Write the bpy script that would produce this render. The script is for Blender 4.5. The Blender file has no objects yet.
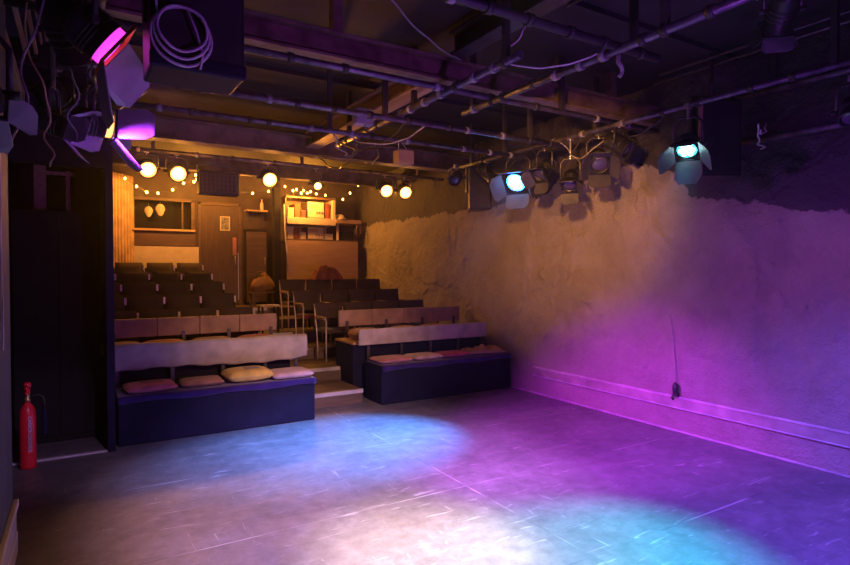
import bpy, math, random
from mathutils import Vector, Matrix, noise
random.seed(7)
S = bpy.context.scene
COL = S.collection
PI = math.pi
V = Vector

# ------------------------------------------------------------------ materials
def mat(name, col, rough=0.6, metal=0.0, var=0.25, scale=6.0, bump=0.0, bscale=40.0, emit=None, estr=0.0, spec=0.5, sheen=0.0):
    m = bpy.data.materials.new(name); m.use_nodes = True
    nt = m.node_tree; n = nt.nodes; b = n['Principled BSDF']
    b.inputs['Roughness'].default_value = rough
    b.inputs['Metallic'].default_value = metal
    b.inputs['Specular IOR Level'].default_value = spec
    if sheen: b.inputs['Sheen Weight'].default_value = sheen
    tc = n.new('ShaderNodeTexCoord')
    nz = n.new('ShaderNodeTexNoise'); nz.inputs['Scale'].default_value = scale; nz.inputs['Detail'].default_value = 5
    nt.links.new(tc.outputs['Object'], nz.inputs['Vector'])
    cr = n.new('ShaderNodeValToRGB')
    cr.color_ramp.elements[0].position = 0.3; cr.color_ramp.elements[1].position = 0.7
    cr.color_ramp.elements[0].color = (*[c*(1-var) for c in col], 1)
    cr.color_ramp.elements[1].color = (*[min(1, c*(1+var)) for c in col], 1)
    nt.links.new(nz.outputs['Fac'], cr.inputs['Fac'])
    nt.links.new(cr.outputs['Color'], b.inputs['Base Color'])
    if bump:
        n2 = n.new('ShaderNodeTexNoise'); n2.inputs['Scale'].default_value = bscale; n2.inputs['Detail'].default_value = 6
        nt.links.new(tc.outputs['Object'], n2.inputs['Vector'])
        bp = n.new('ShaderNodeBump'); bp.inputs['Strength'].default_value = bump; bp.inputs['Distance'].default_value = 0.01
        nt.links.new(n2.outputs['Fac'], bp.inputs['Height']); nt.links.new(bp.outputs['Normal'], b.inputs['Normal'])
    if emit:
        b.inputs['Emission Color'].default_value = (*emit, 1); b.inputs['Emission Strength'].default_value = estr
    return m

def wood(name, c1, c2, rough=0.55, axis='X', scale=3.0):
    m = mat(name, c1, rough, 0, 0.2)
    nt = m.node_tree; n = nt.nodes; b = n['Principled BSDF']
    tc = n.new('ShaderNodeTexCoord'); mp = n.new('ShaderNodeMapping')
    mp.inputs['Scale'].default_value = {'X': (1, 9, 9), 'Y': (9, 1, 9), 'Z': (9, 9, 1)}[axis]
    nz = n.new('ShaderNodeTexNoise'); nz.inputs['Scale'].default_value = scale; nz.inputs['Detail'].default_value = 8
    cr = n.new('ShaderNodeValToRGB'); cr.color_ramp.elements[0].color = (*c1, 1); cr.color_ramp.elements[1].color = (*c2, 1)
    cr.color_ramp.elements[0].position = .35; cr.color_ramp.elements[1].position = .65
    nt.links.new(tc.outputs['Object'], mp.inputs['Vector']); nt.links.new(mp.outputs['Vector'], nz.inputs['Vector'])
    nt.links.new(nz.outputs['Fac'], cr.inputs['Fac']); nt.links.new(cr.outputs['Color'], b.inputs['Base Color'])
    return m

M = {}
M['black'] = mat('black_paint', (.014, .012, .014), .65, bump=.15, spec=.2)
M['blackgloss'] = mat('black_gloss', (.02, .02, .022), .38)
M['ceiling'] = mat('ceiling_black', (.022, .018, .024), .75, bump=.4, bscale=12)
M['panelblue'] = mat('dark_navy_panel', (.011, .011, .036), .6, bump=.1, spec=.12)
M['nightcloth'] = mat('purple_seat_cloth', (.035, .015, .13), .8, spec=.1, bump=.2, sheen=.4)
M['steel'] = mat('dark_steel', (.10, .09, .095), .42, .6, bump=.2, bscale=25)
M['rust'] = mat('rusty_steel', (.22, .15, .11), .6, .2, var=.5, bump=.4, bscale=30)
M['pipe'] = mat('scuffed_pipe', (.15, .13, .16), .4, .6, var=.45, scale=14, bump=.25, bscale=40)
M['alu'] = mat('bare_metal', (.55, .53, .52), .35, .85)
M['can'] = mat('lantern_black', (.028, .027, .030), .42, .3)
M['flap'] = mat('flap_black', (.085, .08, .095), .4, .3)
M['flapgrey'] = mat('flap_grey', (.42, .43, .47), .5, .2)
M['litframe'] = mat('orange_lit_frame', (.75, .36, .07), .4, .2)  # orange colour paints amber light onto the lantern's door frame
M['flapbright'] = mat('flap_bright', (.12, .12, .13), .45, .2)
M['flaplilac'] = mat('flap_lilac', (.34, .30, .38), .45, .2)
M['rubber'] = mat('black_cable', (.03, .028, .03), .55)
M['whitecable'] = mat('white_cable', (.62, .60, .60), .5)
M['greycable'] = mat('grey_cable', (.30, .28, .29), .5)
M['paleback'] = mat('pale_backrest_vinyl', (.50, .43, .36), .65, bump=.1)
M['drape'] = mat('pale_drape', (.50, .45, .42), .8, bump=.25, bscale=20, sheen=.2)
M['rosepanel'] = mat('rose_panel_vinyl', (.38, .24, .17), .6, bump=.1)
M['seatblack'] = mat('dark_seat_fabric', (.042, .022, .018), .75, bump=.3, bscale=80, sheen=.2)
M['seatred'] = mat('dark_red_fabric', (.16, .014, .018), .8, bump=.3, bscale=80, sheen=.2)
M['frame'] = mat('pale_frame', (.50, .42, .33), .35, .3)
M['board'] = wood('stage_board', (.10, .07, .05), (.16, .11, .08))
M['nosing'] = mat('grey_nosing', (.48, .46, .50), .5)
M['carcase'] = wood('orange_timber', (.40, .24, .12), (.52, .34, .18), axis='Y')
M['batten'] = wood('batten_timber', (.36, .22, .11), (.48, .31, .17), axis='Y')
M['ply'] = wood('plywood', (.42, .27, .14), (.50, .34, .19), axis='X', scale=2)
M['cream'] = mat('cream_board', (.62, .52, .36), .6, var=.1)
M['door'] = wood('door_brown', (.06, .034, .02), (.095, .052, .03), axis='Z')
M['darkwood'] = wood('dark_wood', (.085, .05, .03), (.13, .075, .045), axis='X')
M['white'] = mat('white_paint', (.62, .62, .64), .5, var=.1)
M['red'] = mat('extinguisher_red', (.75, .02, .04), .3, var=.08)
M['brass'] = mat('brass', (.55, .38, .16), .35, .8)
M['labelblue'] = mat('label_white_blue', (.45, .55, .85), .5)
M['brown'] = mat('brown_cloth', (.20, .10, .05), .85, bump=.4)
M['rust_cloth'] = mat('russet_cloth', (.24, .06, .03), .85, bump=.5)
M['curtain'] = mat('ochre_curtain', (.52, .36, .18), .85, bump=.2)
M['dotwhite'] = mat('picture_grey', (.16, .17, .2), .5, var=.9, scale=18)
M['grille'] = mat('grille_grey', (.05, .045, .05), .5, .4)
def glow(name, col, s): return mat(name, (.8, .8, .8), .3, emit=col, estr=s, var=0)
M['amber'] = glow('amber_lamp', (1, .5, .1), 14)
M['bulb'] = glow('fairy_bulb', (1, .5, .1), 9)
M['magenta'] = glow('magenta_led', (1, .12, .95), 9)
M['violet'] = glow('violet_led', (.45, .1, 1), 7)
M['warmled'] = glow('warm_led', (1, .62, .2), 9)
M['bluelens'] = glow('blue_lens', (.01, .28, 1), 22)
M['blueled'] = glow('blue_led', (.25, .7, 1), 4)
M['teallens'] = glow('teal_lens', (.0, .55, .60), 9)
M['tealled'] = glow('teal_led', (.8, 1, .95), 9)
M['amberhalo'] = glow('amber_halo', (1, .36, .03), 2.6)
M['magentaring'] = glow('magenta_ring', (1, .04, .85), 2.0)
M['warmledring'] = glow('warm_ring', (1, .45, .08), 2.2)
M['darklens'] = mat('unlit_lens', (.05, .04, .09), .12, spec=.8)

# ------------------------------------------------------------------ mesh builder
class MB:
    def __init__(s): s.v = []; s.f = []; s.sm = []
    def add(s, vs, fs, smooth=False):
        o = len(s.v); s.v += [V(p) for p in vs]; s.f += [[i+o for i in f] for f in fs]; s.sm += [smooth]*len(fs); return s
    def box(s, a, b, mtx=None):
        (x0, y0, z0), (x1, y1, z1) = a, b
        vs = [V(p) for p in ((x0,y0,z0),(x1,y0,z0),(x1,y1,z0),(x0,y1,z0),(x0,y0,z1),(x1,y0,z1),(x1,y1,z1),(x0,y1,z1))]
        if mtx: vs = [mtx @ p for p in vs]
        return s.add(vs, [(0,3,2,1),(4,5,6,7),(0,1,5,4),(1,2,6,5),(2,3,7,6),(3,0,4,7)])
    def tube(s, pts, r, n=8, cap=True):
        pts = [V(p) for p in pts]; vs = []; fs = []; prev = None
        for i, p in enumerate(pts):
            t = (pts[min(i+1, len(pts)-1)] - pts[max(i-1, 0)])
            t = t.normalized() if t.length > 1e-9 else V((0,0,1))
            if prev is None:
                a = V((0,0,1)) if abs(t.z) < .9 else V((1,0,0)); u = t.cross(a).normalized()
            else:
                u = (prev - t*prev.dot(t)); u = u.normalized() if u.length > 1e-6 else t.orthogonal().normalized()
            prev = u; w = t.cross(u); rr = r[i] if isinstance(r, (list, tuple)) else r
            vs += [p + (u*math.cos(2*PI*k/n) + w*math.sin(2*PI*k/n))*rr for k in range(n)]
        for i in range(len(pts)-1):
            for k in range(n):
                fs.append((i*n+k, i*n+(k+1)%n, (i+1)*n+(k+1)%n, (i+1)*n+k))
        s.add(vs, fs, True)
        if cap:
            o = len(s.v)-len(vs)
            s.f += [[o+k for k in reversed(range(n))], [o+(len(pts)-1)*n+k for k in range(n)]]; s.sm += [False, False]
        return s
    def lathe(s, prof, mtx=None, n=20, smooth=True):        # prof: (radius, height)
        vs = []; fs = []
        for r, h in prof:
            vs += [V((r*math.cos(2*PI*k/n), r*math.sin(2*PI*k/n), h)) for k in range(n)]
        if mtx: vs = [mtx @ p for p in vs]
        for i in range(len(prof)-1):
            for k in range(n): fs.append((i*n+k, i*n+(k+1)%n, (i+1)*n+(k+1)%n, (i+1)*n+k))
        s.add(vs, fs, smooth)
        o = len(s.v)-len(vs)
        s.f += [[o+k for k in reversed(range(n))], [o+(len(prof)-1)*n+k for k in range(n)]]; s.sm += [False, False]
        return s
    def plate(s, quad, t):                                   # an outline given thickness t along its normal
        q = [V(p) for p in quad]; nrm = (q[1]-q[0]).cross(q[2]-q[0]).normalized()*t
        k = len(q)
        return s.add(q + [p+nrm for p in q], [tuple(reversed(range(k))), tuple(range(k, 2*k))] + [(i, (i+1)%k, (i+1)%k+k, i+k) for i in range(k)])
    def grid(s, fn, nu, nv, smooth=True):
        vs = [fn(i/nu, j/nv) for j in range(nv+1) for i in range(nu+1)]
        fs = [(j*(nu+1)+i, j*(nu+1)+i+1, (j+1)*(nu+1)+i+1, (j+1)*(nu+1)+i) for j in range(nv) for i in range(nu)]
        return s.add(vs, fs, smooth)
    def build(s, name, m, parent=None, bevel=0.0, loc=None, seg=2):
        me = bpy.data.meshes.new(name); me.from_pydata(s.v, [], s.f); me.update()
        for p, q in zip(me.polygons, s.sm): p.use_smooth = q
        me.materials.append(m)
        o = bpy.data.objects.new(name, me); COL.objects.link(o)
        if parent: o.parent = parent
        if loc: o.location = loc
        if bevel:
            b = o.modifiers.new('bevel', 'BEVEL'); b.width = bevel; b.segments = seg; b.limit_method = 'ANGLE'; b.angle_limit = 0.6
        return o

def tag(o, label=None, cat=None, group=None, kind=None):
    if label: o['label'] = label
    if cat: o['category'] = cat
    if group: o['group'] = group
    if kind: o['kind'] = kind
    return o
def empty(name, loc, label, cat, group=None, rz=0):
    o = bpy.data.objects.new(name, None); COL.objects.link(o); o.location = loc; o.rotation_euler = (0, 0, rz)
    o.empty_display_size = .05
    return tag(o, label, cat, group)
def dup(o, parent=None):
    c = o.copy(); COL.objects.link(c)
    if parent: c.parent = parent
    for ch in list(o.children): dup(ch, c)
    return c
def struct(o, label=None): return tag(o, label, None, None, 'structure')
def rot_to(d):                                               # matrix whose +Z looks along d
    return V(d).to_track_quat('Z', 'Y').to_matrix().to_4x4()
ORD = ['first', 'second', 'third', 'fourth', 'fifth', 'sixth']

# ------------------------------------------------------------------ camera
cam = bpy.data.cameras.new('camera'); co = bpy.data.objects.new('camera', cam); COL.objects.link(co)
cam.sensor_width = 36; cam.lens = 24.0; cam.clip_start = .05
co.location = (0, 0, 1.6); co.rotation_euler = (math.radians(90-1.163), 0, math.radians(-31.33))
S.camera = co

# ------------------------------------------------------------------ floor
def floor_mat():
    m = bpy.data.materials.new('painted_floor'); m.use_nodes = True; nt = m.node_tree; n = nt.nodes; L = nt.links; b = n['Principled BSDF']
    tc = n.new('ShaderNodeTexCoord')
    def noise_(scale, detail=6, mp=None, rough=.6):
        z = n.new('ShaderNodeTexNoise'); z.inputs['Scale'].default_value = scale; z.inputs['Detail'].default_value = detail; z.inputs['Roughness'].default_value = rough
        if mp:
            q = n.new('ShaderNodeMapping'); q.inputs['Scale'].default_value = mp[0]; q.inputs['Rotation'].default_value = (0, 0, mp[1])
            L.new(tc.outputs['Object'], q.inputs['Vector']); L.new(q.outputs['Vector'], z.inputs['Vector']); z.inputs['Distortion'].default_value = .9
        else: L.new(tc.outputs['Object'], z.inputs['Vector'])
        return z.outputs['Fac']
    def ramp(src, stops):
        c = n.new('ShaderNodeValToRGB'); e = c.color_ramp.elements
        e[0].position, e[0].color = stops[0][0], (*stops[0][1], 1); e[1].position, e[1].color = stops[-1][0], (*stops[-1][1], 1)
        for p, k in stops[1:-1]: q = e.new(p); q.color = (*k, 1)
        L.new(src, c.inputs['Fac']); return c.outputs['Color']
    def mix(a, b_, f, mode='MIX'):
        x = n.new('ShaderNodeMix'); x.data_type = 'RGBA'; x.blend_type = mode
        if isinstance(f, float): x.inputs['Factor'].default_value = f
        else: L.new(f, x.inputs['Factor'])
        for k, q in ((6, a), (7, b_)):
            if isinstance(q, tuple): x.inputs[k].default_value = (*q, 1)
            else: L.new(q, x.inputs[k])
        return x.outputs[2]
    base = ramp(noise_(1.6, 8), [(.3, (.15, .145, .15)), (.55, (.21, .20, .20)), (.75, (.27, .26, .26))])
    cloud = ramp(noise_(9, 10, rough=.75), [(.35, (.62, .62, .62)), (.65, (1, 1, 1))])
    c = mix(base, cloud, 1.0, 'MULTIPLY')
    g = lambda v: (v, v, v)
    for ms, rz, lo, k in (((1, 9, 1), .5, .66, .45), ((1, 6, 1), 1.35, .68, .5), ((10, 1.2, 1), .2, .685, .45), ((1.2, 12, 1), 2.3, .68, .4)):
        c = mix(c, (.50, .48, .48), ramp(noise_(3.2, 3, (ms, rz), .5), [(lo, g(0)), (lo+.05, g(k))]))
    c = mix(c, (.55, .53, .52), ramp(noise_(26, 3), [(.74, g(0)), (.78, g(.6))]))
    # seams between the sheets
    sep = n.new('ShaderNodeSeparateXYZ'); L.new(tc.outputs['Object'], sep.inputs[0])
    com = n.new('ShaderNodeCombineXYZ'); ad = n.new('ShaderNodeMath'); ad.operation = 'ADD'; ad.inputs[1].default_value = .24; ax = n.new('ShaderNodeMath'); ax.operation = 'ADD'; ax.inputs[1].default_value = 1.22
    L.new(sep.outputs['Y'], ad.inputs[0]); L.new(ad.outputs[0], com.inputs['X']); L.new(sep.outputs['X'], ax.inputs[0]); L.new(ax.outputs[0], com.inputs['Y'])
    br = n.new('ShaderNodeTexBrick'); br.offset = 0; br.inputs['Scale'].default_value = 1; br.inputs['Mortar Size'].default_value = .006
    br.inputs['Mortar Smooth'].default_value = .3; br.inputs['Brick Width'].default_value = 1.22; br.inputs['Row Height'].default_value = 3.66
    L.new(com.outputs[0], br.inputs['Vector'])
    brk = ramp(noise_(2.5, 2), [(.42, g(.15)), (.58, g(.85))])
    sm = n.new('ShaderNodeMath'); sm.operation = 'MULTIPLY'; L.new(br.outputs['Fac'], sm.inputs[0]); L.new(brk, sm.inputs[1])
    c = mix(c, ramp(noise_(1.3, 2), [(.46, (.07, .07, .09)), (.54, (.55, .52, .50))]), sm.outputs[0])
    L.new(c, b.inputs['Base Color'])
    rr = ramp(noise_(5, 8), [(.3, g(.36)), (.7, g(.56))]); L.new(rr, b.inputs['Roughness'])
    bp = n.new('ShaderNodeBump'); bp.inputs['Strength'].default_value = .25; bp.inputs['Distance'].default_value = .004
    L.new(noise_(14, 10, rough=.7), bp.inputs['Height']); L.new(bp.outputs['Normal'], b.inputs['Normal'])
    return m
struct(MB().box((-.6, -2, -.1), (5.15, 11.3, 0)).build('floor', floor_mat()))

# ------------------------------------------------------------------ plastered wall with black paint above
def wall_mat():
    m = bpy.data.materials.new('old_plaster'); m.use_nodes = True; nt = m.node_tree; n = nt.nodes; L = nt.links; b = n['Principled BSDF']
    b.inputs['Roughness'].default_value = .62
    tc = n.new('ShaderNodeTexCoord'); sep = n.new('ShaderNodeSeparateXYZ'); L.new(tc.outputs['Object'], sep.inputs[0])
    def nz(scale, d=6, r=.6):
        z = n.new('ShaderNodeTexNoise'); z.inputs['Scale'].default_value = scale; z.inputs['Detail'].default_value = d; z.inputs['Roughness'].default_value = r
        L.new(tc.outputs['Object'], z.inputs['Vector']); return z.outputs['Fac']
    def ma(op, a, b_):
        x = n.new('ShaderNodeMath'); x.operation = op
        for i, q in enumerate((a, b_)):
            if isinstance(q, (int, float)): x.inputs[i].default_value = q
            else: L.new(q, x.inputs[i])
        return x.outputs[0]
    def ramp(src, stops):
        c = n.new('ShaderNodeValToRGB'); e = c.color_ramp.elements
        e[0].position, e[0].color = stops[0][0], (*stops[0][1], 1); e[1].position, e[1].color = stops[-1][0], (*stops[-1][1], 1)
        for p, k in stops[1:-1]: q = e.new(p); q.color = (*k, 1)
        L.new(src, c.inputs['Fac']); return c.outputs['Color']
    base = ramp(nz(1.1, 9), [(.3, (.25, .21, .17)), (.5, (.33, .285, .24)), (.72, (.38, .33, .28))])
    fine = ramp(nz(7, 10, .75), [(.3, (.86, .85, .84)), (.6, (1, 1, 1))])
    x = n.new('ShaderNodeMix'); x.data_type = 'RGBA'; x.blend_type = 'MULTIPLY'; x.inputs['Factor'].default_value = 1
    L.new(base, x.inputs[6]); L.new(fine, x.inputs[7])
    # ragged lower edge of black paint, camera-end drop partly painted light cut-off: height along wall
    fc = n.new('ShaderNodeFloatCurve'); cu = fc.mapping.curves[0]
    pts = [(0, .60), (.13, .62), (.20, .66), (.25, .70), (.28, .75), (.30, .82), (.33, .845), (.38, .83), (.45, .80), (.52, .785), (.7, .79), (1, .80)]   # y/12, z/3.2
    while len(cu.points) < len(pts): cu.points.new(.5, .5)
    for p, q in zip(cu.points, pts): p.location = q
    fc.mapping.update()
    L.new(ma('DIVIDE', sep.outputs['Y'], 12.0), fc.inputs['Value'])
    edge = ma('MULTIPLY', fc.outputs['Value'], 3.2)
    wob = ma('ADD', ma('MULTIPLY', ma('SUBTRACT', nz(2.5, 3), .5), .30), ma('MULTIPLY', ma('SUBTRACT', nz(14, 4), .5), .10))
    d = ma('SUBTRACT', ma('ADD', sep.outputs['Z'], wob), edge)
    k = ramp(ma('ADD', ma('MULTIPLY', d, 12.0), .5), [(.4, (0, 0, 0)), (.6, (1, 1, 1))])
    y = n.new('ShaderNodeMix'); y.data_type = 'RGBA'; L.new(k, y.inputs['Factor']); L.new(x.outputs[2], y.inputs[6]); y.inputs[7].default_value = (.06, .05, .06, 1)
    L.new(y.outputs[2], b.inputs['Base Color'])
    bp = n.new('ShaderNodeBump'); bp.inputs['Strength'].default_value = 1.0; bp.inputs['Distance'].default_value = .035
    L.new(ma('ADD', nz(9, 9, .65), ma('MULTIPLY', nz(45, 4), .35)), bp.inputs['Height']); L.new(bp.outputs['Normal'], b.inputs['Normal'])
    return m
def sst(a, b, x):  # smooth step
    t = max(0, min(1, (x-a)/(b-a))); return t*t*(3-2*t)
CRACK = [(4.05, 3.2), (3.93, 2.65), (3.80, 2.42), (3.72, 2.05), (3.58, 1.86), (3.50, 1.50), (3.28, 1.30), (3.20, .9)]
def crack_x(z):
    for (y0, z0), (y1, z1) in zip(CRACK, CRACK[1:]):
        if z <= z0 and z >= z1: return y0 + (y1-y0)*(z0-z)/(z0-z1)
    return None
def relief(y, z):
    p = V((y*.9, z*.9, 3.1)); h = noise.fractal(p, .9, 2.1, 4)*.03 + noise.fractal(V((y*4.2, z*4.2, 7)), .8, 2.2, 4)*.011
    q = noise.fractal(V((y*1.1+9, z*1.1, .4)), 1.0, 2.1, 5)
    h += .016*sst(.06, .09, q) + .014*sst(-.25, -.21, q)
    c = crack_x(z)
    if c is not None:
        w = noise.fractal(V((z*5, 1, 2)), 1, 2, 3)*.06
        dd = y-(c+w); h += (.055*sst(-.015, .02, dd)*math.exp(-max(0, dd)*2.2) - .015*math.exp(-((dd+.03)/.02)**2))*(.15+.85*sst(1.6, 2.0, z))
    for z0, k in ((1.62, .8), (1.12, 2.1), (2.05, 4.4)):                 # ledges where patches of plaster end
        if 2.2 < y < 6.5: h += .009*sst(.01, -.01, z-z0-.16*noise.fractal(V((y*1.6, k, 0)), 1, 2, 4))*sst(-.1, .2, noise.noise(V((y*.9, k, 4))))
    h -= .012*sst(.01, -.01, y-2.72-.02*noise.noise(V((z*3, 0, 0))))*sst(2.1, 1.9, z)
    return h*sst(.42, .85, z)
def wp(u, v):
    y = -2+13.3*u; z = 3.5*v
    return V((5.07-relief(y, z), y, z))
MBW = MB().grid(lambda u, v: wp(1-u, v), 760, 200)
o = MBW.build('wall_right', wall_mat()); struct(o)
struct(MB().box((5.12, -2, 0), (5.3, 11.3, 3.5)).build('wall_right_backing', M['black']))

# ------------------------------------------------------------------ rest of the shell
struct(MB().box((-.62, -2, 3.5), (5.3, 11.3, 3.62)).build('ceiling', M['ceiling']))
struct(MB().box((-.55, -2, 0), (-.34, 3.95, 3.5)).build('wall_left', mat('left_wall_grey', (.07, .08, .12), .6, bump=.4, bscale=18)))
struct(MB().box((-.62, 3.95, 0), (-.55, 7.6, 3.5)).build('wall_recess', M['black']))
o = MB().box((-.34, -2, 0), (-.318, 3.95, .12)).box((-.34, -2, .12), (-.324, 3.95, .26)).box((-.34, -2, .26), (-.312, 3.955, .30)).build('baseboard_left', M['white'], bevel=.006); struct(o)
struct(MB().box((.195, 5.70, 0), (.255, 5.80, 3.5)).build('column_doorway', M['panelblue']))
struct(MB().box((-.55, 5.70, 2.50), (.195, 5.80, 3.5)).build('lintel_doorway', M['black']))
struct(MB().box((.20, 5.80, 0), (.25, 7.45, 3.5)).build('wall_partition', M['black'])); struct(MB().box((-.07, 7.45, 0), (-.02, 11.2, 3.5)).box((-.07, 7.45, 0), (.25, 7.48, 3.5)).build('wall_partition', M['black']))
struct(MB().box((-.55, 7.52, 0), (-.07, 7.6, 3.5)).build('wall_alcove', M['black']))
struct(MB().box((-.50, 5.72, 0), (.195, 5.76, .012)).build('trim_1', M['white']))

# rear wall, pierced by the booth window and the door
bw = MB()
bw.box((-.07, 11.2, 0), (.81, 11.3, 3.5)).box((.81, 11.2, 0), (1.80, 11.3, 2.34)).box((.81, 11.2, 2.90), (1.80, 11.3, 3.5))
bw.box((1.80, 11.2, 0), (1.90, 11.3, 3.5)).box((1.90, 11.2, 2.86), (2.64, 11.3, 3.5)).box((2.64, 11.2, 0), (5.12, 11.3, 3.5)).box((1.90, 11.2, 0), (2.64, 11.3, .95))
struct(bw.build('wall_rear', mat('rear_wall_brown', (.065, .04, .026), .7, bump=.3, bscale=10)))
# booth window: dark room behind, timber surround
w1 = MB().box((.78, 11.55, 2.2), (1.84, 11.6, 3.1)).box((.78, 11.3, 2.2), (.81, 11.55, 3.1)).box((1.80, 11.3, 2.2), (1.84, 11.55, 3.1)).build('window_1', M['black']); struct(w1)
f = MB().box((.81, 11.17, 2.86), (1.82, 11.22, 2.91)).box((.79, 11.17, 2.34), (.83, 11.22, 2.91)).box((1.76, 11.17, 2.34), (1.82, 11.22, 2.91)).box((1.60, 11.2, 2.36), (1.63, 11.23, 2.87)).build('window_frame', M['darkwood'], w1, .005)
MB().box((.79, 11.10, 2.315), (1.82, 11.24, 2.355)).build('window_sill', M['ply'], w1, .005)
MB().box((.80, 11.15, 2.05), (1.82, 11.198, 2.315)).build('apron_panel', M['darkwood'], w1, .004)
struct(MB().box((.48, 11.16, .95), (1.885, 11.199, 2.045)).build('wall_cream_panel', M['cream'], bevel=.004))
# door
d1 = MB().box((1.93, 11.19, .95), (2.61, 11.24, 2.83)).build('door_1', M['door'], bevel=.005); struct(d1)
MB().box((1.88, 11.17, .95), (1.93, 11.25, 2.89)).box((2.61, 11.17, .95), (2.67, 11.25, 2.89)).box((1.88, 11.17, 2.83), (2.67, 11.25, 2.89)).build('door_frame', M['darkwood'], d1, .005)
MB().box((2.50, 11.175, 1.90), (2.57, 11.192, 2.24)).build('door_plate', mat('rose_plate', (.45, .2, .16), .4, .3), d1, .004)
MB().tube([(2.535, 11.19, 1.88), (2.535, 11.13, 1.88), (2.535, 11.13, 1.72), (2.535, 11.19, 1.72)], .011).build('door_handle', M['alu'], d1)
MB().box((2.595, 11.172, 1.05), (2.61, 11.19, 1.95)).build('edge_strip', M['alu'], d1)
po = empty('framed_picture', (2.36, 11.185, 2.50), 'small white-framed picture on the brown door below the fairy lights', 'picture')
MB().box((-.09, -.022, -.135), (-.07, 0, .135)).box((.07, -.022, -.135), (.09, 0, .135)).box((-.07, -.022, -.135), (.07, 0, -.115)).box((-.07, -.022, .115), (.07, 0, .135)).build('picture_frame', M['cream'], po)
MB().box((-.07, -.01, -.115), (.07, 0, .115)).build('print', M['dotwhite'], po)

# raked platforms across the room
def tier(name, boxes, edges, label):
    mb = MB()
    for a, b in boxes: mb.box(a, b)
    o = mb.build(name, M['board']); struct(o, label)
    e = MB()
    for a, b in edges: e.box(a, b)
    e.build('nosing', M['nosing'], o); return o
TY = [7.0, 7.85, 8.55, 9.25, 9.95]; TZ = [.33, .49, .65, .80, .95]
tier('floor_tier', [((.05, 7.0, 0), (2.99, 7.85, .33)), ((2.99, 7.2, 0), (5.04, 7.85, .33))], [((2.13, 6.985, .29), (2.93, 7.03, .333))], 'lowest raked seating platform behind the benches')
for i in range(1, 5):
    y1 = TY[i+1] if i < 4 else 11.15
    tier('floor_tier', [((.05, TY[i], 0), (5.04, y1, TZ[i]))], [((2.05, TY[i]-.015, TZ[i]-.04), (2.80, TY[i]+.03, TZ[i]+.003))], ORD[i]+' raked seating platform up from the stage')
st = MB().box((2.17, 6.26, 0), (2.92, 6.985, .165)).build('floor_step', M['board']); struct(st, 'bottom step of the aisle between the two benches')
MB().box((2.165, 6.245, .125), (2.925, 6.29, .168)).build('nosing', M['nosing'], st)

# ------------------------------------------------------------------ benches
def padded(x0, x1, y0, y1, z0, z1, name, m, parent, bev=.02): return MB().box((x0, y0, z0), (x1, y1, z1)).build(name, m, parent, bev, seg=3)
def bench(x0, x1, y0, y1, zt, label, cover=True):
    r = empty('storage_bench', ((x0+x1)/2, y0, 0), label, 'bench', 'audience benches')
    w = (x1-x0)/2
    MB().box((-w, .01, .0), (w, y1-y0, zt-.03)).build('bench_box', M['panelblue'], r, .012)
    MB().box((-w-.012, -.012, zt-.03), (w+.012, y1-y0, zt)).build('seat_board', M['panelblue'] if cover else M['carcase'], r, .008)
    if cover:
        nx = 60
        def fr(u, v):      # cloth lying on the board and hanging a little over its edge
            x = -w+.0+2*w*u
            t = v*(y1-y0+.10)
            if t < .10: return V((x, -.022-.004*math.sin(x*23), zt-.055+t*.55 + .008*math.sin(x*9+1) * (1-t/.1)))
            return V((x, -.02+(t-.10), zt+.006+.002*math.sin(x*31+t*40)))
        o = MB().grid(fr, nx, 18).build('seat_cloth', M['nightcloth'], r)
        so = o.modifiers.new('s', 'SOLIDIFY'); so.thickness = .006
    return r
b1 = bench(.28, 2.15, 5.80, 6.27, .45, 'long navy bench under the drape-covered backrest beside the dark doorway')
b2 = bench(3.05, 5.02, 5.99, 6.46, .47, 'navy box bench against the plastered wall, bottom row')
b3 = bench(.28, 2.08, 6.42, 6.97, .725, 'upper bench with the four brown back panels, behind the draped backrest', False)
b4 = bench(2.95, 5.02, 6.60, 7.17, .69, 'upper box bench by the plastered wall with bare timber seat edge', False)
def posts(par, xs, y, z0, z1):
    lx, ly = par.location.x, par.location.y
    for x in xs: MB().box((x-lx-.018, y-ly-.012, z0), (x-lx+.018, y-ly+.012, z1)).build('back_post', M['steel'], par)
# backrest rails on posts
posts(b1, (.3, .8, 1.3, 1.75, 2.1), 6.30, .0, .80)
MB().box((.265-b1.location.x, .455, .63), (2.20-b1.location.x, .485, .86)).build('backrest', M['paleback'], b1, .01)
def drape(u, v):
    x = .27+1.94*u; zb = .60+.03*math.sin(u*5.0+.6)+.05*u**2+.006*math.sin(u*40); zt = .872+.004*math.sin(u*17)
    if v < .2: k = v/.2; return V((x, 6.305-.07*k, zt+.004*math.sin(k*PI)))
    k = (v-.2)/.8
    return V((x, 6.235-.012*math.sin(k*PI)-.006*math.sin(u*26+k*2)*k, zt+(zb-zt)*k))
o = MB().grid(lambda u, v: drape(u, v), 80, 14).build('cloth_cover', M['drape']); so = o.modifiers.new('s', 'SOLIDIFY'); so.thickness = .006
tag(o, 'pale sagging cloth draped along the bottom-row backrest beside the doorway', 'cloth')
posts(b2, (3.12, 3.6, 4.05, 4.5, 4.92), 6.515, .0, .80)
MB().box((2.97-b2.location.x, 6.455-5.99, .665), (4.97-b2.location.x, 6.50-5.99, .87)).build('backrest', M['paleback'], b2, .014)
posts(b3, (.3, 1.0, 1.5, 2.0), 6.93, .72, .92)
for k in range(4):
    x0 = .28+k*.450-b3.location.x
    MB().box((x0, 6.945-6.42, .870), (x0+.447, 7.0-6.42-.002, 1.075)).build('back_panel', M['rosepanel'], b3, .014, seg=3)
posts(b4, (3.1, 3.7, 4.3, 4.85), 7.13, .69, .92)
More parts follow.
